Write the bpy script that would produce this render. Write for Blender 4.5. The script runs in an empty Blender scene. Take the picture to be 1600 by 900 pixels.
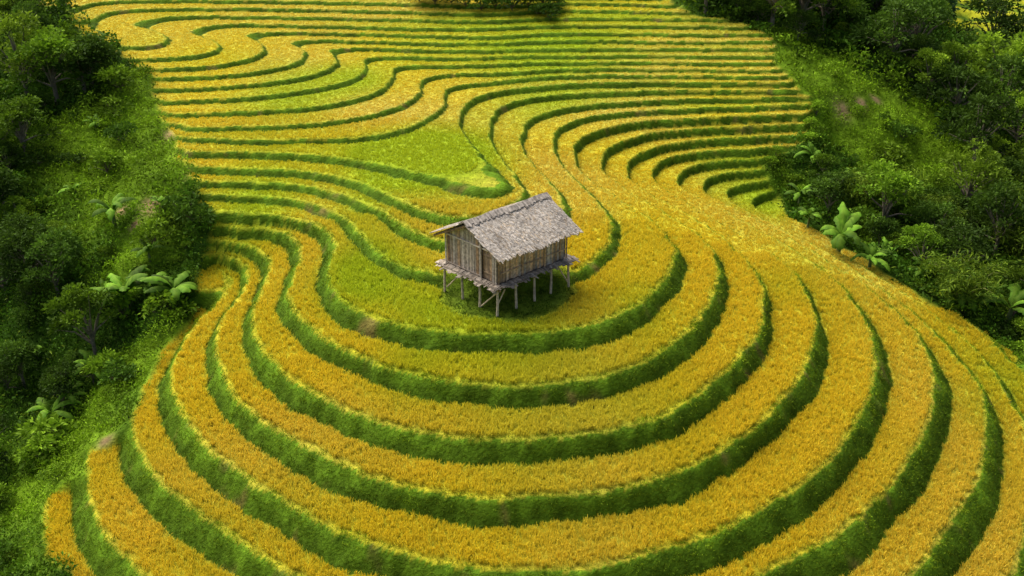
import bpy, math, random
import numpy as np
rng=np.random.default_rng(7); random.seed(7)
C=bpy.context.scene.collection
PI=math.pi; R=math.radians
# ------------------------------------------------------------------ camera
PITCH=R(28); F=1700.0; CAM=np.array([0,-47.7,25.4])
fw=np.array([0,math.cos(PITCH),-math.sin(PITCH)]); up=np.array([0,math.sin(PITCH),math.cos(PITCH)])
cd=bpy.data.cameras.new('camera'); cam=bpy.data.objects.new('camera',cd); C.objects.link(cam)
cam.location=CAM; cam.rotation_euler=(PI/2-PITCH,0,0); cd.sensor_width=36; cd.lens=36*F/1600; cd.clip_end=2000; cd.clip_start=.5
bpy.context.scene.camera=cam
def rays(u,v):
    u=np.asarray(u,float); v=np.asarray(v,float)
    x=(u-800)/F; y=-(v-450)/F
    return np.stack([x, fw[1]+y*up[1], fw[2]+y*up[2]],-1)
def project(p):
    q=p-CAM; d=q@fw; d=np.where(d<.1,.1,d)
    return 800+F*q[...,0]/d, 450-F*(q@up)/d, q@fw
def sm(x): x=np.clip(x,0,1); return x*x*(3-2*x)
def fz(n,y):
    st=.76-.18*sm((y+5)/25); nn=np.clip(n,-8,0)
    return np.where(n<=0,n*st-.03*nn*nn*(1-sm((y+6)/20)),np.where(n<=4,.40*n,1.6+.29*(n-4)))
def unproj(u,v,n):
    d=rays(u,v); z=np.zeros(len(d))
    for _ in range(18):
        t=(z-CAM[2])/d[:,2]; y=CAM[1]+t*d[:,1]; z=.5*z+.5*fz(n,y)
    t=(z-CAM[2])/d[:,2]
    return CAM+t[:,None]*d
# ------------------------------------------------------------------ noise
def vn(x,y,s,seed):
    r=np.random.default_rng(seed).random((128,128))
    X=x/s+40.5; Y=y/s+40.5; i=np.floor(X).astype(int); j=np.floor(Y).astype(int)
    fx=sm(X-i); fy=sm(Y-j); i%=128; j%=128; a=(i+1)%128; b=(j+1)%128
    return (r[j,i]*(1-fx)+r[j,a]*fx)*(1-fy)+(r[b,i]*(1-fx)+r[b,a]*fx)*fy
def fn(x,y,s,seed): return .55*vn(x,y,s,seed)+.3*vn(x,y,s/2.1,seed+1)+.15*vn(x,y,s/4.3,seed+2)
# ------------------------------------------------------------------ traced terrace rims
L={
-8:[(1660,1000),(1700,800),(1665,660),(1590,570),(1480,478),(1350,402),(1265,355),(1235,335),(1240,318)],
-7:[(1530,1000),(1590,880),(1615,760),(1595,655),(1540,565),(1450,485),(1330,405),(1235,352),(1185,328),(1172,315),(1185,303),(1225,292)],
-6:[(1320,1000),(1420,900),(1520,770),(1545,670),(1520,590),(1440,500),(1320,412),(1220,357),(1155,322),(1135,305),(1150,290),(1210,280)],
-5:[(850,1020),(1050,970),(1180,905),(1330,820),(1430,710),(1462,610),(1440,530),(1365,455),(1240,375),(1150,325),(1103,303),(1098,287),(1120,272),(1195,264)],
-4:[(335,416),(354,426),(360,442),(345,468),(312,500),(282,535),(264,575),(272,620),(315,690),(400,757),(520,827),(650,872),(800,893),(950,885),(1150,820),(1290,730),(1355,630),(1368,555),(1345,490),(1290,425),(1180,355),(1110,317),(1066,294),(1058,276),(1082,258),(1130,250),(1190,248)],
-3:[(335,396),(368,406),(387,430),(374,460),(350,492),(334,530),(340,565),(372,625),(450,685),(560,737),(680,770),(800,780),(1000,757),(1150,690),(1240,605),(1275,525),(1265,465),(1220,405),(1120,345),(1055,305),(1025,283),(1020,263),(1042,246),(1100,236),(1180,232)],
-2:[(330,374),(390,386),(419,408),(412,438),(396,480),(397,520),(432,575),(500,620),(600,662),(700,683),(800,690),(1000,665),(1105,608),(1172,540),(1195,490),(1188,440),(1150,390),(1085,340),(1015,303),(985,280),(981,258),(1002,238),(1060,222),(1150,214),(1255,210)],
-1:[(320,350),(430,358),(462,378),(470,405),(453,440),(450,475),(490,517),(560,555),(650,587),(800,605),(930,592),(1010,565),(1080,512),(1115,460),(1125,420),(1110,385),(1060,345),(990,302),(948,272),(940,250),(955,228),(1020,207),(1130,198),(1255,193)],
0:[(330,332),(430,338),(495,352),(524,378),(520,400),(509,428),(520,460),(560,490),(640,513),(750,523),(850,521),(930,507),(1000,478),(1040,440),(1055,408),(1050,380),(1025,350),(975,315),(915,275),(895,245),(908,215),(980,192),(1100,184),(1260,177)],
1:[(315,303),(450,310),(530,335),(570,375),(610,408),(680,428),(780,437),(860,432),(915,418),(948,388),(955,350),(932,315),(885,265),(866,225),(875,198),(940,178),(1080,169),(1260,162)],
2:[(320,282),(480,290),(580,322),(640,360),(700,378),(780,383),(850,360),(880,325),(860,285),(820,240),(816,208),(835,182),(920,163),(1080,154),(1270,150)],
3:[(305,260),(480,268),(560,285),(620,312),(690,338),(760,338),(812,310),(800,272),(770,230),(764,195),(785,165),(860,148),(1050,140),(1265,140)],
4:[(290,237),(420,238),(540,248),(640,268),(720,290),(765,297),(790,287),(775,262),(740,225),(720,198),(718,178),(742,152),(820,136),(960,128),(1230,129)],
5:[(300,217),(430,218),(560,214),(640,198),(690,168),(694,150),(705,136),(790,125),(900,117),(1220,119)],
6:[(290,199),(430,196),(540,186),(620,167),(655,145),(658,126),(700,115),(800,112),(930,106),(1215,109)],
7:[(260,178),(420,172),(530,160),(590,142),(612,122),(612,107),(650,101),(760,100),(880,96),(1215,98)],
8:[(250,158),(400,150),(520,132),(565,114),(572,102),(568,92),(610,87),(720,89),(860,86),(1215,87)],
9:[(240,139),(380,132),(480,118),(522,102),(524,90),(510,78),(555,74),(640,76),(760,78),(870,75),(1212,76)],
10:[(235,121),(360,116),(440,104),(475,90),(474,78),(450,66),(495,61),(600,64),(760,67),(870,63),(1210,64)],
11:[(205,107),(320,103),(385,92),(413,80),(408,67),(380,55),(430,49),(600,52),(760,56),(880,51),(1205,53)],
12:[(190,92),(290,88),(343,76),(335,63),(295,50),(350,37),(500,39),(700,44),(880,39),(1190,41)],
13:[(170,74),(240,71),(266,60),(245,49),(205,38),(270,25),(400,25),(600,28),(760,32),(880,27),(1165,30)],
14:[(130,58),(165,50),(145,37),(180,16),(350,12),(600,16),(760,20),(880,15),(1120,19)],
15:[(100,22),(160,2),(350,0),(600,4),(780,8),(900,3),(1070,8)],
16:[(80,0),(160,-12),(350,-13),(600,-10),(800,-5),(1040,-4)],
18:[(60,-36),(300,-37),(600,-35),(900,-30),(1010,-28)],
}
def catmull(pts,step=2.5):
    P=np.array(pts,float); P=np.vstack([2*P[0]-P[1],P,2*P[-1]-P[-2]]); out=[]
    for i in range(1,len(P)-2):
        n=max(2,int(np.linalg.norm(P[i+1]-P[i])/step)); t=np.linspace(0,1,n,endpoint=False)[:,None]
        a,b,c,d=P[i-1],P[i],P[i+1],P[i+2]
        out.append(.5*((2*b)+(c-a)*t+(2*a-5*b+4*c-d)*t*t+(3*b-a-3*c+d)*t**3))
    out.append(P[-2][None]); return np.vstack(out)
LW={}
cons=[]
for n,pts in L.items():
    p=catmull(pts); w=unproj(p[:,0],p[:,1],np.full(len(p),float(n))); LW[n]=w
    cons.append(np.column_stack([w[:,0],w[:,1],np.full(len(w),float(n))]))
for n,pts in {-5:[(300,494),(268,528),(236,562),(210,600),(203,650),(215,705),(265,765),(350,830),(470,900),(600,960),(850,1020)],
              -6:[(205,570),(165,650),(136,715),(140,775),(165,840),(230,905),(320,980)],
              -7:[(130,690),(90,750),(66,810),(75,880),(110,950),(150,1010)]}.items():
    p=catmull(pts); w=unproj(p[:,0],p[:,1],np.full(len(p),float(n))); LW[(n,'l')]=w
    cons.append(np.column_stack([w[:,0],w[:,1],np.full(len(w),float(n))]))
F1=[(1240,75,7),(1300,115,4.5),(1400,165,0),(1460,228,-5),(1520,300,-9),(1590,420,-13),(1350,350,-9.5),(1450,420,-11),(1550,510,-12.5),(1640,600,-13),
 (1300,250,-6),(1300,190,-2),(1380,260,-7),(1700,500,-16),(1290,320,-8.2),
 (60,100,9),(0,40,13),(130,160,6),(220,215,4),(250,262,2.4),(150,300,-1),(60,400,-6),(-60,420,-8),(0,520,-9.5),(150,500,-6.5),(200,420,-3.5),(60,620,-9.5),(0,740,-10.5),
 (-20,860,-11),(-200,560,-13),(-200,300,-6),(-150,100,6),(250,360,-1.2),(280,440,-3.4),(200,540,-5.8),(30,900,-9.5)]
a=np.array(F1,float); w=unproj(a[:,0],a[:,1],a[:,2]); cons.append(np.column_stack([w[:,0],w[:,1],a[:,2]]))
cons.append(np.array([(75,45,-22),(60,62,-20),(45,72,-14),(90,85,-20),(120,60,-14),(135,20,-14),(60,100,-12),(30,95,-6),(100,130,5),(60,150,18),(0,66,24),(-30,64,24),(0,100,40),(-60,75,30),
 (-80,30,0),(-80,-10,-12),(-100,-40,-14),(60,-10,-17),(80,-40,-18),(0,-50,-16),(-40,-45,-15),(0,180,90),(130,180,75),(-100,180,90),(130,210,110),(20,80,14)],float))
cons=np.vstack(cons)
# ------------------------------------------------------------------ membrane interpolation, coarse to fine
def bil(A,x0,y0,h,x,y):
    X=np.clip((x-x0)/h,0,A.shape[1]-1.001); Y=np.clip((y-y0)/h,0,A.shape[0]-1.001)
    i=X.astype(int); j=Y.astype(int); fx=X-i; fy=Y-j
    return (A[j,i]*(1-fx)+A[j,i+1]*fx)*(1-fy)+(A[j+1,i]*(1-fx)+A[j+1,i+1]*fx)*fy
def relax(x0,x1,y0,y1,h,prev,its,edge):
    nx=int(round((x1-x0)/h))+1; ny=int(round((y1-y0)/h))+1
    gx,gy=np.meshgrid(x0+np.arange(nx)*h,y0+np.arange(ny)*h)
    A=np.full((ny,nx),-5.) if prev is None else bil(*prev,gx,gy)
    i=np.round((cons[:,0]-x0)/h).astype(int); j=np.round((cons[:,1]-y0)/h).astype(int)
    ok=(i>=0)&(i<nx)&(j>=0)&(j<ny); S=np.zeros((ny,nx)); K=np.zeros((ny,nx))
    np.add.at(S,(j[ok],i[ok]),cons[ok,2]); np.add.at(K,(j[ok],i[ok]),1)
    fixed=K>0; val=S/np.maximum(K,1)
    if edge:
        fixed[0]=fixed[-1]=True; fixed[:,0]=fixed[:,-1]=True; val=np.where(K>0,val,A)
    A=np.where(fixed,val,A)
    for _ in range(its):
        P=np.pad(A,1,mode='edge'); B=.25*(P[:-2,1:-1]+P[2:,1:-1]+P[1:-1,:-2]+P[1:-1,2:])
        A=np.where(fixed,val,B)
    return (A,x0,y0,h)
OX0,OX1,OY0,OY1=-130,142,-60,212
g=None
for h,it in ((8,400),(4,300),(2,250),(1,200)): g=relax(OX0,OX1,OY0,OY1,h,g,it,False)
def blur(A,k=1):
    for _ in range(k):
        P=np.pad(A,1,mode='edge'); A=(P[:-2,1:-1]+P[2:,1:-1]+P[1:-1,:-2]+P[1:-1,2:]+4*A)/8
    return A
NO=(blur(g[0],6),)+g[1:]
IX0,IX1,IY0,IY1=-46,50,-28,54
q=g
for h,it in ((1,100),(.5,250),(.25,300)): q=relax(IX0,IX1,IY0,IY1,h,q,it,True)
NI=(blur(q[0],2),)+q[1:]
gy_,gx_=np.gradient(NI[0],.25); GI=(blur(np.hypot(gx_,gy_),4),)+q[1:]
def end(n,k): return tuple(LW[n][k][:2])
poly=[end(n,0) for n in (18,16,15,14,13,12,11,10,9,8,7,6,5,4,3,2,1,0,-1,-2,-3,-4)]
lm=np.array([(302,500,-4.8),(262,545,-4.9),(225,590,-5),(205,612,-5.05),(196,660,-5.2),(150,705,-5.9),(128,722,-6.05),(120,765,-6.3),(84,786,-6.95),(60,802,-7.05),(60,850,-7.1),(75,900,-7.1),(105,960,-7.1),(150,1010,-7.1)],float)
poly+=[tuple(p[:2]) for p in unproj(lm[:,0],lm[:,1],lm[:,2])]+[(-16,-27),(30,-27)]
poly+=[tuple(p[:2]) for p in LW[-8][::14]]
poly+=[end(n,-1) for n in (-7,-6,-5,-4,-3,-2,-1,0,1,2,3,4,5,6,7,8,9,10,11,12,13,14,15,16,18)]
poly=np.array(poly)
def inside(x,y):
    r=np.zeros(x.shape,bool); m=len(poly)
    for i in range(m):
        x1,y1=poly[i]; x2,y2=poly[(i+1)%m]
        if y1==y2: continue
        c=((y1>y)!=(y2>y))&(x<(x2-x1)*(y-y1)/(y2-y1)+x1); r^=c
    return r
ny,nx=NI[0].shape; gx,gy=np.meshgrid(IX0+np.arange(nx)*.25,IY0+np.arange(ny)*.25)
MI=(blur(inside(gx+(vn(gx,gy,2.,91)-.5)*2.2,gy+(vn(gx,gy,2.,92)-.5)*2.2).astype(float),6),)+q[1:]
def fields(x,y,lip=False):
    x=np.asarray(x,float); y=np.asarray(y,float); am=1-.55*sm((y-8)/14)
    wx=x+((fn(x,y,1.6,11)-.5)*.3+(vn(x,y,.45,13)-.5)*.16)*am; wy=y+((fn(x,y,1.6,21)-.5)*.3+(vn(x,y,.45,23)-.5)*.16)*am
    inn=(x>IX0+.5)&(x<IX1-.5)&(y>IY0+.5)&(y<IY1-.5)
    n=np.where(inn,bil(*NI,wx,wy),bil(*NO,x,y))
    m=np.where(inn,bil(*MI,x,y),0.); gr=np.where(inn,bil(*GI,x,y),.3)
    run=(.56-.34*sm((y+2)/22)); low=np.clip(-2.5-n,0,4)/4*(1-sm((y-0)/14)); run=run*(1+.6*low)
    run=run*(.72+.56*vn(x,y,3.,27))
    b=np.clip(run*gr,.05,.42)
    k=np.floor(n); t=n-k; s=np.clip((t-(1-b))/b,0,1); s=.25*sm(s)+.75*s
    nt=k+s
    zt=fz(nt,y)+(fn(x,y,.6,31)-.5)*.14*(t>1-b)
    lump=(fn(x,y,5,41)-.5)*1.4+(fn(x,y,1.5,44)-.5)*.5
    zs=fz(n,y)+lump*(1-np.clip(m*1.2,0,1))
    mm=sm(m*1.6-.3); z=zs*(1-mm)+zt*mm
    if lip: return n,m,b,z,t,np.clip(gr*(.18-.1*sm((y-5)/20)),.01,.2)
    return n,m,b,z,t
def Z(x,y): return fields(np.atleast_1d(x),np.atleast_1d(y))[3]
def at(u,v,dz=0.):
    d=rays([u],[v])[0]; t=np.linspace(25,260,2400); p=CAM+t[:,None]*d
    h=Z(p[:,0],p[:,1])+dz; i=np.argmax(p[:,2]<h); return np.array([p[i,0],p[i,1],h[i]])
# ------------------------------------------------------------------ materials
def mat(name,build):
    m=bpy.data.materials.new(name); m.use_nodes=True; nt=m.node_tree; b=nt.nodes['Principled BSDF']
    b.inputs['Roughness'].default_value=.85; b.inputs['Specular IOR Level'].default_value=.2; build(nt,b); return m
def N(nt,t,**k):
    n=nt.nodes.new(t)
    for a,v in k.items(): setattr(n,a,v)
    return n
def attr_mul(nt,lo,hi,scale,detail=4,objrand=0.,co='Object'):
    A=N(nt,'ShaderNodeAttribute',attribute_name='Col'); tc=N(nt,'ShaderNodeTexCoord')
    no=N(nt,'ShaderNodeTexNoise'); no.inputs['Scale'].default_value=scale; no.inputs['Detail'].default_value=detail
    nt.links.new(tc.outputs[co],no.inputs['Vector'])
    mr=N(nt,'ShaderNodeMapRange'); mr.inputs['From Min'].default_value=.3; mr.inputs['From Max'].default_value=.7
    mr.inputs['To Min'].default_value=lo; mr.inputs['To Max'].default_value=hi; nt.links.new(no.outputs['Fac'],mr.inputs['Value'])
    src=mr.outputs['Result']
    if objrand:
        oi=N(nt,'ShaderNodeObjectInfo'); m2=N(nt,'ShaderNodeMapRange'); m2.inputs['To Min'].default_value=1-objrand; m2.inputs['To Max'].default_value=1+objrand
        nt.links.new(oi.outputs['Random'],m2.inputs['Value']); mm=N(nt,'ShaderNodeMath',operation='MULTIPLY')
        nt.links.new(src,mm.inputs[0]); nt.links.new(m2.outputs['Result'],mm.inputs[1]); src=mm.outputs[0]
    vm=N(nt,'ShaderNodeVectorMath',operation='SCALE'); nt.links.new(A.outputs['Color'],vm.inputs[0]); nt.links.new(src,vm.inputs['Scale'])
    return vm.outputs['Vector'],no
def leafy(trans,lo,hi,scale,objrand=0.):
    def f(nt,b):
        c,no=attr_mul(nt,lo,hi,scale,3,objrand); nt.links.new(c,b.inputs['Base Color']); b.inputs['Roughness'].default_value=.65; b.inputs['Specular IOR Level'].default_value=.1
        tr=N(nt,'ShaderNodeBsdfTranslucent'); nt.links.new(c,tr.inputs['Color']); mx=N(nt,'ShaderNodeMixShader'); mx.inputs[0].default_value=trans
        out=nt.nodes['Material Output']; nt.links.new(b.outputs[0],mx.inputs[1]); nt.links.new(tr.outputs[0],mx.inputs[2]); nt.links.new(mx.outputs[0],out.inputs['Surface'])
    return f
def soil(nt,b):
    c,no=attr_mul(nt,.65,1.3,2.2,8); nt.links.new(c,b.inputs['Base Color']); b.inputs['Specular IOR Level'].default_value=.05
    bp=N(nt,'ShaderNodeBump'); bp.inputs['Strength'].default_value=.8; bp.inputs['Distance'].default_value=.12
    n2=N(nt,'ShaderNodeTexNoise'); n2.inputs['Scale'].default_value=7; n2.inputs['Detail'].default_value=6; tc=N(nt,'ShaderNodeTexCoord')
    nt.links.new(tc.outputs['Object'],n2.inputs['Vector']); nt.links.new(n2.outputs['Fac'],bp.inputs['Height']); nt.links.new(bp.outputs[0],b.inputs['Normal'])
def timber(nt,b):
    c,no=attr_mul(nt,.55,1.35,7,7); nt.links.new(c,b.inputs['Base Color'])
    bp=N(nt,'ShaderNodeBump'); bp.inputs['Strength'].default_value=.5; bp.inputs['Distance'].default_value=.02
    nt.links.new(no.outputs['Fac'],bp.inputs['Height']); nt.links.new(bp.outputs[0],b.inputs['Normal'])
M_soil=mat('terrain_soil_and_grass',soil); M_rice=mat('rice_leaves',leafy(.35,.97,1.03,.5)); M_leaf=mat('foliage',leafy(.3,.8,1.2,.7,.4))
M_grass=mat('grass_leaves',leafy(.3,.8,1.2,1.)); M_wood=mat('weathered_timber',timber); M_bark=mat('bark',timber)
# ------------------------------------------------------------------ mesh helpers
def mesh_np(name,V,Fq,col,m,smooth=False,k=4):
    me=bpy.data.meshes.new(name); V=np.asarray(V,np.float32); Fq=np.asarray(Fq,np.int32)
    me.vertices.add(len(V)); me.vertices.foreach_set('co',V.ravel())
    me.loops.add(Fq.size); me.loops.foreach_set('vertex_index',Fq.ravel())
    me.polygons.add(len(Fq)); me.polygons.foreach_set('loop_start',np.arange(0,Fq.size,k,dtype=np.int32))
    me.update(calc_edges=True)
    a=me.color_attributes.new('Col','FLOAT_COLOR','POINT'); cc=np.ones((len(V),4),np.float32); cc[:,:3]=col; a.data.foreach_set('color',cc.ravel())
    me.polygons.foreach_set('use_smooth',np.full(len(Fq),smooth)); me.materials.append(m); return me
def link(name,me,parent=None):
    o=bpy.data.objects.new(name,me); C.objects.link(o); o.parent=parent; return o
def kites(B,D,ln,wd,droop,c0,c1,side=None):
    n=len(B); D=D/np.linalg.norm(D,axis=1)[:,None]
    if side is None: side=rng.normal(size=(n,3))
    S=np.cross(D,side); S/=np.linalg.norm(S,axis=1)[:,None]+1e-6
    V=np.empty((n,4,3)); mid=B+D*(ln*.55)[:,None]; V[:,0]=B; V[:,1]=mid+S*(wd/2)[:,None]; V[:,3]=mid-S*(wd/2)[:,None]
    hz=D.copy(); hz[:,2]=0; V[:,2]=B+D*ln[:,None]+hz*(ln*droop*.6)[:,None]; V[:,2,2]-=ln*droop*.5
    K=np.empty((n,4,3)); K[:,0]=c0; K[:,1]=K[:,3]=(c0+c1)/2; K[:,2]=c1
    return V.reshape(-1,3),K.reshape(-1,3)
def quads(n): return np.arange(4*n).reshape(n,4)
def tag(o,label=None,cat=None,group=None,kind=None):
    if label: o['label']=label
    if cat: o['category']=cat
    if group: o['group']=group
    if kind: o['kind']=kind
def empty(name,loc,rz=0,s=1):
    o=bpy.data.objects.new(name,None); C.objects.link(o); o.location=loc; o.rotation_euler=(0,0,rz); o.scale=(s,s,s); o.empty_display_size=.3; return o
def hexc(r,g,b): return np.array([r,g,b])
# ------------------------------------------------------------------ colour fields
GREEN=[(690,245,4.2,1.3),(620,240,3,1.),(470,160,3.5,.8),(560,125,3,.8),(760,75,4.5,.4),(930,55,5,.5),(850,80,4,.4),(650,60,4,.3),(850,165,3.5,.45),(660,480,2.5,.8),(780,500,3,.8),(570,410,2.5,.8),(560,460,2,.7),
 (420,330,3,.6),(380,300,2.5,.6),(1000,110,5,.25),(900,250,2.5,.3),(1160,290,3,.8),(1210,320,2,.8),(560,330,2,.5),(1000,640,3,.3),(830,690,3,.35),(1210,450,2,.5),(1580,600,3,.7),(1530,640,2,.5),(640,570,2,.35),(900,560,3,.25),(450,120,3,.3),(1000,480,2,.4)]
GP=[(at(u,v),r,w) for u,v,r,w in GREEN]
def greenness(x,y,n):
    s=np.zeros_like(x)
    for p,r,w in GP: s+=w*np.exp(-((x-p[0])**2+((y-p[1])*.8)**2)/(r*r))
    k=np.floor(n); hsh=np.modf(np.abs(np.sin(k*12.9898+4.1)*43758.5453))[0]
    far=sm((y-6)/12); seg=vn(x+k*17.3,k*5.1+0*y,7.,66)
    return np.clip(s+(vn(x,y,5,61)-.6)*.5+(vn(x,y,1.7,62)-.5)*.08+hsh*(.08+.1*far)+(seg-.6)*.7*far,0,1)
GOLD=hexc(.90,.675,.04); OCH=hexc(.92,.66,.11); LIME=hexc(.55,.63,.025)
def ricecol(x,y,n):
    g_=greenness(x,y,n)[:,None]; o=np.clip((vn(x,y,6.,71)-.45)*1.3+sm((y-6)/14)*.4,0,1)[:,None]*.8
    c=GOLD*(1-o)+OCH*o; return c*(1-g_)+LIME*g_
DIRT=[(at(u,v),r) for u,v,r in ((270,208,.6),(235,322,.6),(303,270,.5),(325,172,.4),(1315,174,.6),(1345,164,.45),(1240,215,.3),(190,330,.4),(210,350,.3),(165,690,.35),(1368,155,.4))]
MEAD=[(at(u,v),r) for u,v,r in ((1290,120,4),(1350,160,4),(1400,200,4),(1430,240,3),(1255,85,3),(1240,130,2.5),(1300,160,3),(1440,200,3),(230,560,2.2),(260,290,2.6),(180,150,3.),(1330,210,3),(100,700,2.),(200,400,2.),(1560,560,2.),(90,220,2.),(250,240,2.8),(150,240,2.8),(60,760,2.),(170,620,2.),(170,330,2.2),(250,370,1.8),(240,170,2.8),(110,780,2.2),(150,700,2))]
FARP=at(1570,20); print('far patch',FARP)
def mead(x,y):
    md=np.zeros_like(x)
    for p,r in MEAD: md+=np.exp(-((x-p[0])**2+(y-p[1])**2)/(r*r))
    return md
def wildcol(x,y):
    md=mead(x,y); dt=np.zeros_like(x)
    for p,r in DIRT: dt+=np.exp(-((x-p[0])**2+(y-p[1])**2)/(r*r))
    md=np.clip(md*.8+(fn(x,y,2.4,81)-.5)*1.7,0,1); return md,np.clip(dt*(.4+1.4*fn(x,y,.8,83)),0,1)
def farpatch(x,y): return (np.hypot((x-FARP[0])/15,(y-FARP[1])/15)+(vn(x,y,5,95)-.5)*.3<1)
# ------------------------------------------------------------------ terrain mesh
d=rays([791.5],[406.5])[0]; t=(1.6-CAM[2])/d[2]; HUT=CAM+t*d; HUT[2]=0
def terrain_part(x0,x1,y0,y1,h,hole=None):
    nx=int(round((x1-x0)/h))+1; ny=int(round((y1-y0)/h))+1
    gx,gy=np.meshgrid(x0+np.arange(nx)*h,y0+np.arange(ny)*h); x=gx.ravel(); y=gy.ravel()
    n,m,b,z,t=fields(x,y)
    if hole: z=z-.25*((x>hole[0]-1)&(x<hole[1]+1)&(y>hole[2]-1)&(y<hole[3]+1))
    bank=(t>1-b-.02)[:,None]*1.
    tread=ricecol(x,y,n)*.5*hexc(.85,1,1)
    nz=fn(x,y,.9,51)[:,None]; bk=hexc(.085,.16,.008)*(.55+.9*nz)
    br=np.clip((fn(x,y,1.2,55)[:,None]-.72)*7,0,1); bk=bk*(1-br)+hexc(.15,.13,.03)*br
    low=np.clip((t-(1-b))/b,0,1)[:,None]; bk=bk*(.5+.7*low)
    md,dt=wildcol(x,y); md=md[:,None]; dt=dt[:,None]
    wild=hexc(.04,.095,.008)*(1-md)+hexc(.13,.23,.01)*md; wild=wild*(1-dt)+hexc(.30,.21,.10)*dt
    fp=farpatch(x,y)[:,None]; sv=(y-FARP[1])+.03*(x-FARP[0]+6)**2; st=(np.sin(sv*2*PI/4.)>-.25)[:,None]; wild=np.where(fp,np.where(st,hexc(.42,.42,.02),hexc(.08,.15,.01)),wild)
    z=z+np.where(fp[:,0],-.5*np.modf(sv/4.+50)[0],0)
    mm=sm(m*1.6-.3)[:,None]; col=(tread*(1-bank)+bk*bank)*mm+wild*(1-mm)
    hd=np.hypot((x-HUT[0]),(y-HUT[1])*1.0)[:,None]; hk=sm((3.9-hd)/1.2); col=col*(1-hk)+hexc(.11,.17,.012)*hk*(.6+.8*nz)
    idx=np.arange(nx*ny).reshape(ny,nx); Fq=np.stack([idx[:-1,:-1],idx[:-1,1:],idx[1:,1:],idx[1:,:-1]],-1).reshape(-1,4)
    V=np.column_stack([x,y,z])
    if hole:
        c=V[Fq].mean(1); Fq=Fq[~((c[:,0]>hole[0])&(c[:,0]<hole[1])&(c[:,1]>hole[2])&(c[:,1]<hole[3]))]
    return V,Fq,col
V1,F1q,c1=terrain_part(IX0+1,IX1-1,IY0+1,IY1-1,.125)
V2,F2q,c2=terrain_part(OX0,OX1,OY0,OY1,.8,(IX0+1.6,IX1-1.6,IY0+1.6,IY1-1.6))
o=link('terraced_hillside',mesh_np('terraced_hillside',np.vstack([V1,V2]),np.vstack([F1q,F2q+len(V1)]),np.vstack([c1,c2]),M_soil,True)); tag(o,kind='structure')
# ------------------------------------------------------------------ scattering
def in_view(P,mu=90,mt=60):
    u,v,d=project(P); return (u>-mu)&(u<1600+mu)&(v>-mt)&(v<900+mt)&(d>0)
def scatter(x0,x1,y0,y1,dens):
    n=int((x1-x0)*(y1-y0)*dens); return rng.uniform(x0,x1,n),rng.uniform(y0,y1,n)
def dirs(n,tilt):
    a=rng.uniform(0,2*PI,n); s=np.abs(rng.normal(0,tilt,n)); return np.column_stack([np.sin(s)*np.cos(a),np.sin(s)*np.sin(a),np.cos(s)])
VV=[];CC=[];GV=[];GC=[]
for (y0,y1,dens,K,hgt,wd) in ((-27,-4,96,7,.40,.030),(-4,8,78,6,.33,.034),(8,20,62,5,.2,.038),(20,53,54,5,.12,.042)):
    x,y=scatter(-45,48,y0,y1,dens); P=np.column_stack([x,y,np.zeros_like(x)]); k=in_view(P,160,140); x=x[k];y=y[k]
    n,m,b,z,t,lp=fields(x,y,True); P=np.column_stack([x,y,z]); vis=in_view(P)
    hd=np.hypot(x-HUT[0],y-HUT[1])
    rice=vis&(m>.62)&(t>lp)&(t<1-b-.035)&(hd>3.2+.5*vn(x,y,1,5))
    i=np.where(rice)[0]; rp=np.repeat(i,K); nb=len(rp)
    B=P[rp]+np.column_stack([rng.normal(0,.045,nb),rng.normal(0,.045,nb),np.full(nb,-.03)])
    hv=hgt*(.92+.16*fn(x[rp],y[rp],1.2,15))*rng.uniform(.74,1.14,nb)
    c=ricecol(x[rp],y[rp],n[rp])*(.84+.3*rng.random(nb))[:,None]
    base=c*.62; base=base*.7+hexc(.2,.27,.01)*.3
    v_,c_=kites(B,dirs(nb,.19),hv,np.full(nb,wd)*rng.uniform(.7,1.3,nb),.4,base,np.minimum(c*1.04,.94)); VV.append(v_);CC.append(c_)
    bk=vis&(((m>.5)&((t>1-b)|(t<lp)))|((m>.5)&(hd<3.6)&(hd>1.0)&(rng.random(len(x))<.8)))&(fn(x,y,1.2,55)<.73+.15*rng.random(len(x)))
    i=np.where(bk)[0]; rp=np.repeat(i,4); nb=len(rp); B=P[rp]+np.column_stack([rng.normal(0,.05,nb),rng.normal(0,.05,nb),np.full(nb,-.02)])
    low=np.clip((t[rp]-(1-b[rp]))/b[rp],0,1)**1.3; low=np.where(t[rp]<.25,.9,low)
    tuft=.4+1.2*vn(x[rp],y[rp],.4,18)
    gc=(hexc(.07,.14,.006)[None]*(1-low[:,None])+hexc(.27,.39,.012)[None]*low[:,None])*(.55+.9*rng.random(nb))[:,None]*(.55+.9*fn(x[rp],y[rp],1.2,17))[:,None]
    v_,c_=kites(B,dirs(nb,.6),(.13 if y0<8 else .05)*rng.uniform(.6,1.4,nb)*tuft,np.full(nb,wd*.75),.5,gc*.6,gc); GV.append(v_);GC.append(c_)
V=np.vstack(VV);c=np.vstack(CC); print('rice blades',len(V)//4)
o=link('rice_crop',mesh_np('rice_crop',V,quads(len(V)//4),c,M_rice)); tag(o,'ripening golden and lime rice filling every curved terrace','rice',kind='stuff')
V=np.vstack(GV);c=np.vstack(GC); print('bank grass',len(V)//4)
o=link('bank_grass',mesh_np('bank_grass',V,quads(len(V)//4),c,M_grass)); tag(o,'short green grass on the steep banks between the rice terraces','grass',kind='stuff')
UV=[];UC=[]
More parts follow.
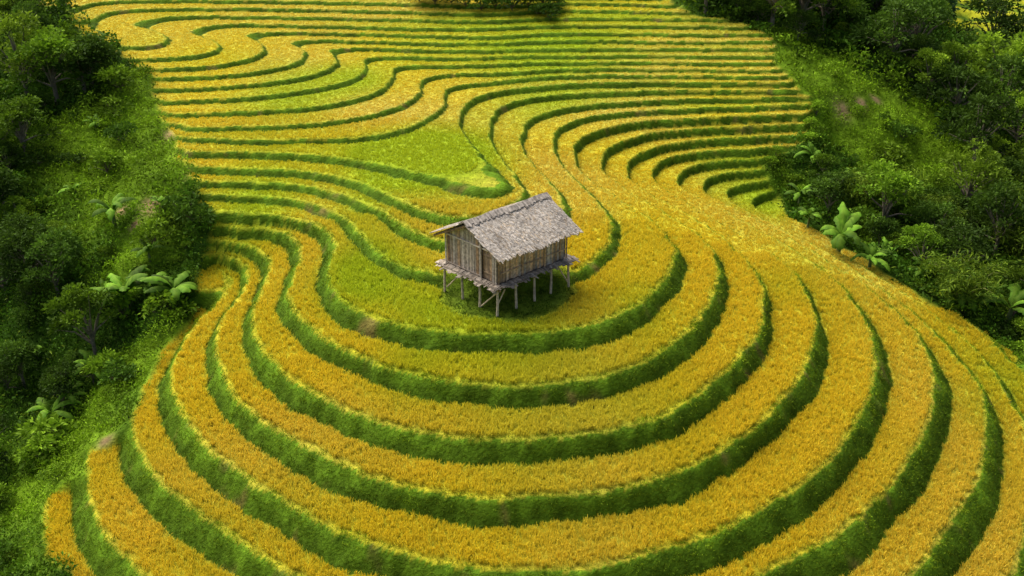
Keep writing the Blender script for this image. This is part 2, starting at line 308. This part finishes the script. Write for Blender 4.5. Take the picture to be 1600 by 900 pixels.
for (x0,x1,y0,y1,dens,ls) in ((-45,50,-27,8,18,.2),(-50,60,8,30,14,.25),(-55,75,30,70,5,.36),(-70,135,70,200,1.2,.8)):
    x,y=scatter(x0,x1,y0,y1,dens); P=np.column_stack([x,y,np.zeros_like(x)])
    n,m,b,z,t=fields(x,y); P=np.column_stack([x,y,z]); md,dt=wildcol(x,y)
    i=np.where(in_view(P,120,100)&(m<.48)&(dt<.45)&~farpatch(x,y))[0]
    K=9; rp=np.repeat(i,K); nb=len(rp); mdr=md[rp][:,None]
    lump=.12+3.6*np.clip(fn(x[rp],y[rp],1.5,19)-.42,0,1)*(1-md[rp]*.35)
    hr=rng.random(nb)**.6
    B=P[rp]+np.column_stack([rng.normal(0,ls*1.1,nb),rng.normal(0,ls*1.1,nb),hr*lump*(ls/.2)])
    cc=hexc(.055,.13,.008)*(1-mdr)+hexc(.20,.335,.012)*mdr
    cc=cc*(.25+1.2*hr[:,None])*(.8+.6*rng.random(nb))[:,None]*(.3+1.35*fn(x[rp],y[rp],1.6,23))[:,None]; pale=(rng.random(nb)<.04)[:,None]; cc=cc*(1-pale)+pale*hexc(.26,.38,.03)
    sz=1-.2*mdr[:,0]
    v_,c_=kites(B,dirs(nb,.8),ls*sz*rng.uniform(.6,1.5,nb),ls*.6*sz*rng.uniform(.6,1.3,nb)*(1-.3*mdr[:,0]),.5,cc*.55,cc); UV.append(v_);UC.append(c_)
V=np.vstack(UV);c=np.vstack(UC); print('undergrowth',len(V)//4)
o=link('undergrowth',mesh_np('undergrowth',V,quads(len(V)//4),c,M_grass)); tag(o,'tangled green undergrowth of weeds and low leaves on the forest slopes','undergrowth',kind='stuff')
# ------------------------------------------------------------------ plants
def tube(pts,rad,seg=7):
    pts=np.array(pts,float); rad=np.array(rad,float); V=[];Fq=[]
    for i,p in enumerate(pts):
        d=pts[min(i+1,len(pts)-1)]-pts[max(i-1,0)]; d/=np.linalg.norm(d)+1e-9
        a=np.cross(d,[.31,.95,.05]); a/=np.linalg.norm(a); b=np.cross(d,a)
        for k in range(seg):
            t=2*PI*k/seg; V.append(p+rad[i]*(a*math.cos(t)+b*math.sin(t)))
    for i in range(len(pts)-1):
        for k in range(seg): Fq.append((i*seg+k,i*seg+(k+1)%seg,(i+1)*seg+(k+1)%seg,(i+1)*seg+k))
    return np.array(V),np.array(Fq)
def joinq(parts):
    V=[];Fq=[];o=0
    for v,f in parts: V.append(v);Fq.append(f+o);o+=len(v)
    return np.vstack(V),np.vstack(Fq)
def crown(centers,radii,nleaf,ls,dark,light):
    V=[];K=[]
    zmin=min(c[2]-r for c,r in zip(centers,radii)); zmax=max(c[2]+r for c,r in zip(centers,radii))
    for c,r in zip(centers,radii):
        n=int(nleaf*(r*r)/sum(q*q for q in radii)); dd=rng.normal(size=(n,3)); dd/=np.linalg.norm(dd,axis=1)[:,None]; dd[:,2]=np.where(dd[:,2]<-.3,-dd[:,2],dd[:,2])
        rr=r*(rng.uniform(.3,1.35,n)**.75); B=c+dd*rr[:,None]*np.array([1,1,.75])
        D=dd+rng.normal(0,.6,(n,3)); D[:,2]-=.1
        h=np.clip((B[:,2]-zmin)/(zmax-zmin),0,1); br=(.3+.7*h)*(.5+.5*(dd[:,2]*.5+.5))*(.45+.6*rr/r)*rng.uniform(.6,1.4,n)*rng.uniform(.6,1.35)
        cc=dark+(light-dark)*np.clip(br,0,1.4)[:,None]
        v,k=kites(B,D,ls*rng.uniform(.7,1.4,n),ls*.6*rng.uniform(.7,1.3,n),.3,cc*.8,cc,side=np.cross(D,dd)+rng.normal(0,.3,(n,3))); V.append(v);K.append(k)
    V=np.vstack(V); return V,np.vstack(K)
def tree_meshes(kind,seed):
    r=random.Random(seed); H=r.uniform(2.6,4.2); W=r.uniform(1.0,1.9)
    cen=[];rad=[]; nb=r.randint(12,18)
    for i in range(nb):
        a=2.4*i+r.uniform(-.8,.8); q=math.sqrt((i+.5)/nb)*W*r.uniform(.65,1.2); z=H*(.6+.42*(1-(q/W)**2))+r.uniform(-.8,.6)
        cen.append(np.array([q*math.cos(a),q*math.sin(a),z])); rad.append(r.uniform(.25,.7))
    tr=[tube([(0,0,-.4),(r.uniform(-.1,.1),.05,H*.3),(r.uniform(-.15,.15),0,H*.62)],[.14,.1,.07])]
    for c in cen: tr.append(tube([(0,0,H*r.uniform(.25,.5)),tuple(c*.5+np.array([0,0,H*.22])),tuple(c)],[.06,.04,.015],5))
    tv,tf=joinq(tr)
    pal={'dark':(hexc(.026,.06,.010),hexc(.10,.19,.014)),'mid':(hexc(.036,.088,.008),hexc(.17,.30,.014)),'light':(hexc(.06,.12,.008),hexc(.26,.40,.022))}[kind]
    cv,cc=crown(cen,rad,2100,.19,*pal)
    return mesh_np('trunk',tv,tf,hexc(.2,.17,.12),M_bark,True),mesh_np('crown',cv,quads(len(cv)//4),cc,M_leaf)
def shrub_meshes(kind,seed):
    r=random.Random(seed); cen=[];rad=[]
    for i in range(8):
        a=2.4*i; q=math.sqrt((i+.3)/8)*.85*r.uniform(.7,1.2); cen.append(np.array([q*math.cos(a),q*math.sin(a),.35+.4*(1-q)+r.uniform(-.15,.35)])); rad.append(r.uniform(.16,.4))
    tr=[tube([(0,0,-.3),(0,0,.1),tuple(c)],[.035,.03,.01],5) for c in cen]; tv,tf=joinq(tr)
    pal={'dark':(hexc(.022,.058,.006),hexc(.10,.20,.014)),'light':(hexc(.05,.11,.006),hexc(.22,.37,.018))}[kind]
    cv,cc=crown(cen,rad,480,.19,*pal)
    return mesh_np('stem',tv,tf,hexc(.14,.12,.07),M_bark,True),mesh_np('foliage',cv,quads(len(cv)//4),cc,M_leaf)
def bamboo_meshes(seed):
    r=random.Random(seed); tr=[];V=[];K=[]
    for i in range(22):
        a=r.uniform(0,2*PI); q=r.uniform(.1,.5); h=r.uniform(2.6,4.4); lean=r.uniform(.4,2.0)
        p=[np.array([q*math.cos(a)+lean*math.cos(a)*s**2.2, q*math.sin(a)+lean*math.sin(a)*s**2.2, h*(s-.3*s**4)-.2]) for s in np.linspace(0,1,7)]
        tr.append(tube(p,[.04,.038,.034,.03,.024,.016,.006],5)); pp=np.array(p[2:]); n=190
        B=pp[rng.integers(0,len(pp),n)]+rng.normal(0,.28,(n,3)); D=dirs(n,1.1); D[:,2]-=.4
        cc=hexc(.07,.15,.01)[None]+(hexc(.27,.40,.025)-hexc(.07,.15,.01))[None]*rng.random((n,1)); v,k=kites(B,D,rng.uniform(.2,.45,n),rng.uniform(.05,.09,n),.5,cc*.7,cc); V.append(v);K.append(k)
    tv,tf=joinq(tr); V=np.vstack(V)
    return mesh_np('culms',tv,tf,hexc(.26,.28,.08),M_bark,True),mesh_np('foliage',V,quads(len(V)//4),np.vstack(K),M_leaf)
def thing2(name,parts,names):
    o=empty(name,(0,0,0))
    for me,n in zip(parts,names): link(n,me,o)
    return o
def copy_tree(o):
    c=o.copy(); C.objects.link(c)
    for ch in o.children: k=ch.copy(); C.objects.link(k); k.parent=c
    return c
used={}
def place(key,proto,loc,s,rz=None):
    if key not in used: used[key]=True; o=proto
    else: o=copy_tree(proto)
    o.location=loc; o.scale=(s,s,s*random.uniform(.85,1.2)); o.rotation_euler=(0,0,random.uniform(0,6.28) if rz is None else rz); return o
TP={(k,i):thing2('broadleaf_tree',tree_meshes(k,i*7+len(k)),('trunk','crown')) for k in ('dark','mid','light') for i in range(3)}
SP={(k,i):thing2('shrub',shrub_meshes(k,i*5+len(k)),('stem','foliage')) for k in ('dark','light') for i in range(2)}
BP={i:thing2('bamboo_clump',bamboo_meshes(i),('culms','foliage')) for i in range(2)}
cand=[]
for yy in np.arange(-26,95,1.8):
    for xx in np.arange(-60,88,1.8):
        cand.append((xx+random.uniform(-.9,.9),yy+random.uniform(-.9,.9)))
cand=np.array(cand); n,m,b,z,t=fields(cand[:,0],cand[:,1]); md,dt=wildcol(cand[:,0],cand[:,1]); mo=mead(cand[:,0],cand[:,1])
mo=np.maximum(mo,mead(cand[:,0],cand[:,1]+3.)*.8)
P=np.column_stack([cand,z]); u,v,dp=project(P+np.array([0,0,1.0])); ok=(u>-40)&(u<1640)&(v>-30)&(v<940)&(m<.02)&(dt<.3)
cnt=0; sc=0; far_n=0
for i in np.where(ok)[0]:
    x,y=cand[i]; side='left' if u[i]<700 else 'right'
    if u[i]>1460 and v[i]<80: continue
    near=fields(np.array([x-2,x+2,x,x+1.5]),np.array([y,y,y+2.5,y+2]))[1].max()
    rnd=random.random(); opn=mo[i]>.5
    far= y>45
    if far and (far_n>=110 or rnd<.5): continue
    if near>.1 or opn:
        pr=(.62 if side=='left' else .38) if opn else .75
        if rnd<pr and sc<276 and fields(np.array([x-.6,x+.6]),np.array([y+.4,y+.4]))[1].max()<.25:
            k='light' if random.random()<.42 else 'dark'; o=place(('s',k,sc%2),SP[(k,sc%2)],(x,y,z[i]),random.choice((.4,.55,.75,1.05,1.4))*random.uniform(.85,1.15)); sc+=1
            tag(o,('bright green' if k=='light' else 'dark green')+' leafy shrub on the slope '+side+' of the rice terraces','shrub',('light' if k=='light' else 'dark')+' shrubs on the '+side+' slope')
        continue
    if rnd<.28: 
        if rnd>.16 and side=='right' and y<32:
            o=place(('b',cnt%2),BP[cnt%2],(x,y,z[i]),random.uniform(.7,1.2)); tag(o,'feathery arching bamboo clump in the forest right of the terraces','bamboo','bamboo clumps right of the terraces'); cnt+=1
        if not far: continue
    dk=fn(np.array([x]),np.array([y]),9,7)[0]; deep=(y>35 or v[i]<120 or u[i]>1470 or (u[i]<120 and v[i]>380))
    r2=random.random()
    k='dark' if (deep and r2<.75) or r2<.25*dk*2 else ('mid' if r2<.7 else 'light')
    s=random.choice((.3,.42,.55,.75,1.1))*random.uniform(.85,1.15)*(1+.014*max(0,y-15)); j=cnt%3
    if far: s=max(s,1.0); far_n+=1
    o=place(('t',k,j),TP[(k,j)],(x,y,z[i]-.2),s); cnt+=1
    dist='distant ' if far else ''
    kk={'dark':'dark green','mid':'mid green','light':'yellowish green'}[k]
    tag(o,f'{dist}{kk} broadleaf tree in the forest on the {side} side','tree',f'{dist}{kk} trees in the {side} forest')
for (u_,v_) in ((655,3),(680,8),(705,6),(728,12),(752,16),(775,14),(800,17),(825,12),(848,9),(866,14),(790,5),(840,24),(858,30)):
    p_=at(u_,v_); o=place(('s','dark',0),SP[('dark',0)],tuple(p_),random.uniform(.9,1.6)); tag(o,'dark shrub in the clump at the top edge, among the highest terraces','shrub','shrubs among the highest terraces')
for i,(u_,v_) in enumerate(((1275,182),(1268,203),(1262,226),(1212,246),(1206,262),(1222,276),(1236,293),(1250,308))):
    p_=at(u_,v_); o=place(('s','light',i%2),SP[('light',i%2)],tuple(p_),random.uniform(.5,.8)); tag(o,'low bright shrub where the inner right terraces end','shrub','shrubs at the ends of the inner right terraces')
print('trees',cnt,'shrubs',sc,'far',far_n)
for d_,nm in ((TP,'t'),(SP,'s'),(BP,'b')):
    for k,o in d_.items():
        kk=(nm,)+(k if isinstance(k,tuple) else (k,))
        if kk not in used:
            for ch in list(o.children): bpy.data.objects.remove(ch)
            bpy.data.objects.remove(o)
V=[];K=[]
for yy in np.arange(62,208,3.6):
    for xx in np.arange(-80,140,3.6):
        x=xx+random.uniform(-1.5,1.5); y=yy+random.uniform(-1.5,1.5)
        z_=bil(*NO,np.array([x]),np.array([y])); zz=float(fz(z_,np.array([y]))[0]); uu,v_,dd=project(np.array([[x,y,zz+2]]))
        if uu[0]<-60 or uu[0]>1660 or v_[0]<-60: continue
        if uu[0]>1480 and v_[0]<62 and y<FARP[1]+16: continue
        s=random.choice((1.2,1.7,2.3))*random.uniform(.85,1.15); n=170; d3=rng.normal(size=(n,3)); d3/=np.linalg.norm(d3,axis=1)[:,None]; d3[:,2]=np.abs(d3[:,2])
        B=np.array([x,y,zz+s*.8])+d3*s*rng.uniform(.5,1.15,n)[:,None]*np.array([1,1,1.3]); tone=random.choice((.6,.9,1.2,1.7))
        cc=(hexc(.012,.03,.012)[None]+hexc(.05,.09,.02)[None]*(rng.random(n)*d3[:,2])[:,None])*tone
        a_,k_=kites(B,d3+rng.normal(0,.5,(n,3)),rng.uniform(.4,.9,n),rng.uniform(.25,.5,n),.3,cc,cc); V.append(a_);K.append(k_)
V=np.vstack(V); o=link('distant_forest',mesh_np('distant_forest',V,quads(len(V)//4),np.vstack(K),M_leaf)); tag(o,'dark distant forest covering the valley behind the terraces','forest',kind='stuff')
def banana(seed):
    r=random.Random(seed+11); root=empty('banana_plant',(0,0,0)); hh=r.uniform(.6,1.0)
    v,f=tube([(0,0,-.3),(0,0,.5*hh),(.03,0,1.0*hh)],[.12,.1,.06],8); link('stem',mesh_np('stem',v,f,hexc(.12,.16,.05),M_bark,True),root)
    nl=r.randint(7,11)
    for i in range(nl):
        a=2*PI*i/nl+r.uniform(-.45,.45); Ln=r.uniform(1.0,2.1); el=r.uniform(.5,1.45); V=[];Fq=[];cc=[]; S=14; cv=r.uniform(1.2,2.3); wm=r.uniform(.2,.3); sh=r.uniform(.75,1.5)
        px,pz=0.,.95*hh
        for k in range(S):
            t=k/(S-1); e=el-cv*t**1.5
            if k: px+=Ln/(S-1)*math.cos(e); pz+=Ln/(S-1)*math.sin(e)
            w=.02 if t<.12 else wm*math.sin(PI*min(1,(t-.1)/.92))**.6+.01
            for s_,dz in ((-1,-.06),(0,.02),(1,-.06)):
                ww=w*(1+(r.uniform(-.5,.08) if s_ else 0)); V.append((px*math.cos(a)-s_*ww*math.sin(a),px*math.sin(a)+s_*ww*math.cos(a),pz+dz*w*7)); cc.append((hexc(.07,.17,.009) if s_ else hexc(.14,.25,.02))*r.uniform(.7,1.3)*sh)
        for k in range(S-1):
            for j in (0,1): q_=k*3+j; Fq.append((q_,q_+1,q_+4,q_+3))
        link('leaf',mesh_np('banana_leaf',V,Fq,np.array(cc),M_leaf,True),root)
    return root
BA=[banana(i) for i in range(5)]
spots=[(200,492,1.5,'largest banana plant with drooping leaves at the edge of the left forest'),
(274,474,1.25,'banana plant beside the left terrace ends, right of the largest banana plant'),
(180,355,1.1,'banana plant on the open slope left of the terraces, above the two big ones'),
(150,590,.95,'small banana plant low on the left slope below the two big ones'),
(85,672,1.,'lowest banana plant on the left slope, near the picture edge'),
(28,195,1.1,'banana plant at the upper left, by the picture edge'),
(1310,392,1.3,'banana plant close to the right rim of the terraces, largest of those halfway up'),
(1248,322,.95,'small banana plant beside the ends of the inner right terraces'),
(1492,482,1.4,'banana plant with spread leaves, second from the right picture edge'),
(1572,512,1.6,'big banana plant nearest the right picture edge'),
(1358,420,.95,'low banana plant just below the larger one on the right slope'),
(1262,356,.85,'banana plant tucked under the curve of the right terraces'),
(1440,446,1.,'banana plant halfway down the right rim of the terraces'),
(1268,256,.9,'banana plant high on the right slope under the grassy spur')]
for i,(u_,v_,s,lab) in enumerate(spots):
    o=place(('ba',i%5),BA[i%5],tuple(at(u_,v_)),s); tag(o,lab,'banana plant','banana plants on the slopes')
for i,(u_,v_) in enumerate(((1290,300),(1330,290),(1400,380),(1530,455),(1350,330),(120,310),(60,560),(235,410),(150,200),(110,640),(255,330),(1380,405),(1470,430),(1550,470),(240,470),(165,465))):
    o=place(('ba',i%5),BA[i%5],tuple(at(u_,v_)),random.uniform(.5,.8)); sd='left' if u_<800 else 'right'
    tag(o,f'small banana plant half hidden among the shrubs of the {sd} slope','banana plant',f'small banana plants among the {sd} shrubs')
# ------------------------------------------------------------------ stilt hut
UZ=R(40.5); SK=R(96)
hut=empty('stilt_hut',tuple(HUT),UZ,.98); tag(hut,'weathered grey wooden hut on stilts with a shaggy thatched roof on the middle terrace','hut')
def L2(u,v,z): return (u+v*math.cos(SK),v*math.sin(SK),z)
class MB:
    def __init__(s): s.V=[];s.F=[];s.C=[]
    def box8(s,c8,col):
        o=len(s.V); s.V+=c8
        col=np.asarray(col); s.C+=([col]*8 if col.ndim==1 else [col[0]]*4+[col[1]]*4)
        for f in ((0,3,2,1),(4,5,6,7),(0,1,5,4),(1,2,6,5),(2,3,7,6),(3,0,4,7)): s.F.append(tuple(o+i for i in f))
    def box(s,u0,u1,v0,v1,z0,z1,col,f=lambda u,v,z:L2(u,v,z)):
        s.box8([f(u0,v0,z0),f(u1,v0,z0),f(u1,v1,z0),f(u0,v1,z0),f(u0,v0,z1),f(u1,v0,z1),f(u1,v1,z1),f(u0,v1,z1)],col)
    def build(s,name,parent,m=None): return link(name,mesh_np(name,np.array(s.V),np.array(s.F),np.array(s.C),m or M_wood),parent)
rr=random.Random(3)
def grey(): g_=rr.uniform(.6,1.25); w=rr.random(); return np.array([.50,.43,.35])*g_*(1-w*.4)+np.array([.34,.24,.15])*g_*w*.4
def brown(): g_=rr.uniform(.65,1.3); w=rr.random(); return np.array([.44,.28,.155])*g_*(1-.4*w)+np.array([.48,.40,.31])*g_*.4*w
DK=1.6; WU,WV=2.2,1.72; EH=1.62; RH=2.84; OV=2.3; OU=2.64
slope=(RH-EH)/OV
def roofz(v): return DK+RH-abs(v)*slope
def post(u,v,zb=-.15,top=DK-.14,r=.065):
    a,b=L2(u+rr.uniform(-.08,.08),v+rr.uniform(-.05,.05),zb),L2(u+rr.uniform(-.03,.03),v,top); vv,ff=tube([a,((a[0]+b[0])/2+rr.uniform(-.03,.03),(a[1]+b[1])/2,(a[2]+b[2])/2),b],[r*1.1,r,r*.95],8)
    link('post',mesh_np('post',vv,ff,np.array([.64,.52,.37])*rr.uniform(.7,1.15),M_wood,True),hut)
for u_ in (-2.3,-1.2,0,1.15,2.3): post(u_,-1.85); post(u_,1.85)
for v_ in (-.6,.65): post(-2.3,v_); post(2.3,v_)
post(-.9,-.1); post(1,.1)
def brace(a,b): vv,ff=tube([L2(*a),L2(*b)],[.04,.035],6); link('brace',mesh_np('brace',vv,ff,np.array([.66,.52,.35]),M_wood,True),hut)
brace((-2.3,-.7,.1),(-2.3,-1.8,1.25)); brace((-1.9,-1.9,1.35),(-2.36,-1.9,.65)); brace((2.3,-1.85,.3),(1.6,-1.85,1.4)); brace((-2.3,1.7,.3),(-2.3,.7,1.4))
p=MB(); u_=-2.62
while u_<2.6:
    w=rr.uniform(.1,.17); p.box(u_,u_+w-.012,-2.12+rr.uniform(-.12,.08),2.12+rr.uniform(-.1,.1),DK-.04+rr.uniform(0,.02),DK+rr.uniform(0,.02),grey()*.6); u_+=w
pf=p.build('platform',hut)
j=MB()
for v_ in (-1.85,-.6,.65,1.85): j.box(-2.55,2.55,v_-.05,v_+.05,DK-.145,DK-.045,brown())
for u_ in (-2.3,0,2.3): j.box(u_-.05,u_+.05,-2.0,2.0,DK-.25,DK-.15,brown())
j.build('joists',pf)
def tb(mb,u0,u1,v0,v1,c,du=0,dv=0):
    th=.022
    f=lambda u,v:(DK+.03+rr.uniform(0,.03)+ (max(0,abs(u)-2.2)*-.2 if du else 0)+(max(0,abs(v)-1.8)*-.2 if dv else 0))
    cs=[(u0,v0),(u1,v0),(u1,v1),(u0,v1)]; zz=[f(a,b) for a,b in cs]; cs=[(a+rr.uniform(-.04,.04),b+rr.uniform(-.04,.04)) for a,b in cs]
    mb.box8([L2(a,b,z) for (a,b),z in zip(cs,zz)]+[L2(a,b,z+th) for (a,b),z in zip(cs,zz)],c)
sk=MB(); v_=-2.1
while v_<2.1:
    w=rr.uniform(.08,.22); tb(sk,-2.74+rr.uniform(-.18,.18),-2.24,v_,v_+w-.02,grey()*.8,1,0); v_+=w
u_=-2.2
while u_<2.6:
    w=rr.uniform(.08,.22); tb(sk,u_,u_+w-.02,-2.2+rr.uniform(-.2,.18),-1.83,grey()*.8,0,1); u_+=w
sk.build('edge_boards',pf)
def wall(axis,fixed,a0,a1,colf,skip=None):
    w_=MB(); a=a0
    while a<a1-.02:
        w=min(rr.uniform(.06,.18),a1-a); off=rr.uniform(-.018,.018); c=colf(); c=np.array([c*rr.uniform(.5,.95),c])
        if not(skip and a>=skip[0] and a<skip[1]):
            if axis=='v':
                z0=DK+.06+rr.uniform(-.05,.04)
                f0,f1=fixed-.02+off,fixed+.02+off; za=roofz(a)-.18; zb=roofz(a+w)-.18
                w_.box8([L2(f0,a,z0),L2(f1,a,z0),L2(f1,a+w-.012,z0),L2(f0,a+w-.012,z0),L2(f0,a,za),L2(f1,a,za),L2(f1,a+w-.012,zb),L2(f0,a+w-.012,zb)],c)
            else: w_.box(a,a+w-.012,fixed-.02+off,fixed+.02+off,DK+.06+rr.uniform(-.05,.04),roofz(fixed)-.16,c)
        a+=w
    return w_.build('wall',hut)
wg=wall('v',-WU,-WV,WV,lambda: grey()*1.3 if rr.random()<.8 else brown()*1.2,skip=(-1.45,-.75))
wg['label']='grey gable wall of upright boards'
wall('v',WU,-WV,WV,grey)
wl=wall('u',-WV,-WU,WU,lambda: brown()*1.7 if rr.random()<.7 else grey()*1.3); wl['label']='brown long wall of upright boards under the eave'
wall('u',WV,-WU,WU,brown)
dr=MB()
for k in range(5): dr.box(-WU+.03,-WU+.06,-1.47+k*.15,-1.33+k*.15,DK+.06,DK+1.62,brown()*.9)
dd=dr.build('door',hut); h_=MB(); h_.box(-WU-.01,-WU+.028,-1.42,-.8,DK+.4,DK+.47,brown()); h_.box(-WU-.01,-WU+.028,-1.42,-.8,DK+1.3,DK+1.37,brown()); h_.build('door_batten',dd)
fr=MB()
for z_ in (DK+.55,DK+1.35): fr.box(-WU-.02,WU+.02,-WV-.072,-WV-.042,z_,z_+.05,brown()*1.3)
for u_ in (-WU,-.7,.75,WU): fr.box(u_-.04,u_+.04,-WV-.104,-WV-.074,DK+.06,roofz(WV)-.15,brown()*1.2)
fr.box(-WU-.072,-WU-.042,-WV,WV,DK+1.62,DK+1.69,grey()*1.2); fr.box(-WU-.072,-WU-.042,-.7,WV,DK+.1,DK+.16,grey())
for v_ in (-WV,WV,-.72): fr.box(-WU-.112,-WU-.074,v_-.04,v_+.04,DK+.06,roofz(v_)-.2,grey())
fr.build('wall_frame',hut)
rf=MB()
def sag(u,v): return -.05*math.cos(u*1.1)*(1-abs(u)/3)-.03*math.sin(u*2.3+v)
for sgn in (-1,1):
    rf.box8([L2(-OU+.1,0,roofz(0)-.14),L2(OU-.1,0,roofz(0)-.14),L2(OU-.1,sgn*(OV-.08),roofz(OV)-.1),L2(-OU+.1,sgn*(OV-.08),roofz(OV)-.1),
             L2(-OU+.1,0,roofz(0)-.1),L2(OU-.1,0,roofz(0)-.1),L2(OU-.1,sgn*(OV-.08),roofz(OV)-.06),L2(-OU+.1,sgn*(OV-.08),roofz(OV)-.06)],np.array([.2,.17,.13]))
    rows=18
    for k in range(rows):
        vtop=OV*(rows-1-k)/rows -.03
        a=-OU+rr.uniform(-.1,.05)
        while a<OU:
            w=rr.uniform(.016,.045); ln=rr.uniform(.17,.32)+(rr.uniform(0,.16) if k==0 or rr.random()<.12 else 0); vb=vtop+ln*.8; vt=max(vtop-.08,0.0); sg=sag(a,vt)
            lift=.022+rr.uniform(0,.016); dr_=rr.uniform(-.025,.025)
            pt=.6+.7*float(fn(np.array([a+9.*sgn]),np.array([vt]),.8,301)[0])
            g_=rr.uniform(.78,1.12)*(1.06 if rr.random()<.86 else .7)*pt; c=np.array([.455,.405,.345])*g_
            if rr.random()<.14: c=np.array([.40,.31,.21])*g_
            rf.box8([L2(a,sgn*vt,roofz(vt)+sg),L2(a+w,sgn*vt,roofz(vt)+sg),L2(a+w+dr_,sgn*vb,roofz(vb)+sg+lift*.3),L2(a+dr_,sgn*vb,roofz(vb)+sg+lift*.3),
                     L2(a,sgn*vt,roofz(vt)+sg+.018),L2(a+w,sgn*vt,roofz(vt)+sg+.018),L2(a+w+dr_,sgn*vb,roofz(vb)+sg+lift+.018),L2(a+dr_,sgn*vb,roofz(vb)+sg+lift+.018)],c)
            a+=w*.93
roof=rf.build('roof',hut)
rc=MB(); a=-OU-.06
while a<OU:
    w=rr.uniform(.04,.1); s0=sag(a,0)+.02
    for sgn in (-1,1):
        vb=rr.uniform(.2,.36); c=np.array([.46,.40,.335])*rr.uniform(.5,1.1)
        rc.box8([L2(a,0,roofz(0)+.05+s0),L2(a+w,0,roofz(0)+.05+s0),L2(a+w,sgn*vb,roofz(vb)+.04+s0),L2(a,sgn*vb,roofz(vb)+.04+s0),L2(a,0,roofz(0)+.11+s0),L2(a+w,0,roofz(0)+.11+s0),L2(a+w,sgn*vb,roofz(vb)+.075+s0),L2(a,sgn*vb,roofz(vb)+.075+s0)],c)
    a+=w*.9
rc.build('ridge_cap',roof)
for uu in (-OU+.12,OU-.12):
    b_=MB()
    for sgn in (-1,1): b_.box8([L2(uu-.025,0,roofz(0)-.25),L2(uu+.025,0,roofz(0)-.25),L2(uu+.025,sgn*OV,roofz(OV)-.22),L2(uu-.025,sgn*OV,roofz(OV)-.22),L2(uu-.025,0,roofz(0)-.145),L2(uu+.025,0,roofz(0)-.145),L2(uu+.025,sgn*OV,roofz(OV)-.12),L2(uu-.025,sgn*OV,roofz(OV)-.12)],brown())
    b_.build('bargeboard',roof)
# ------------------------------------------------------------------ light
W=bpy.data.worlds.new('World'); bpy.context.scene.world=W; W.use_nodes=True; nt=W.node_tree; bg=nt.nodes['Background']
sky=nt.nodes.new('ShaderNodeTexSky'); sky.sky_type='NISHITA'; sky.sun_disc=False; sky.sun_elevation=R(55); sky.sun_rotation=R(-50); sky.dust_density=6; sky.ozone_density=.3
nt.links.new(sky.outputs[0],bg.inputs[0]); bg.inputs[1].default_value=.15
sl=bpy.data.lights.new('sun','SUN'); sl.energy=5.0; sl.angle=R(55); sl.color=(1,.97,.9); so=bpy.data.objects.new('sun',sl); C.objects.link(so)
from mathutils import Vector
dv=Vector((-math.sin(R(50))*math.cos(R(55)),math.cos(R(50))*math.cos(R(55)),math.sin(R(55)))); so.rotation_euler=dv.to_track_quat('Z','Y').to_euler(); so.location=(0,0,60)
vs=bpy.context.scene.view_settings; vs.view_transform='Standard'; vs.look='None'; vs.exposure=0
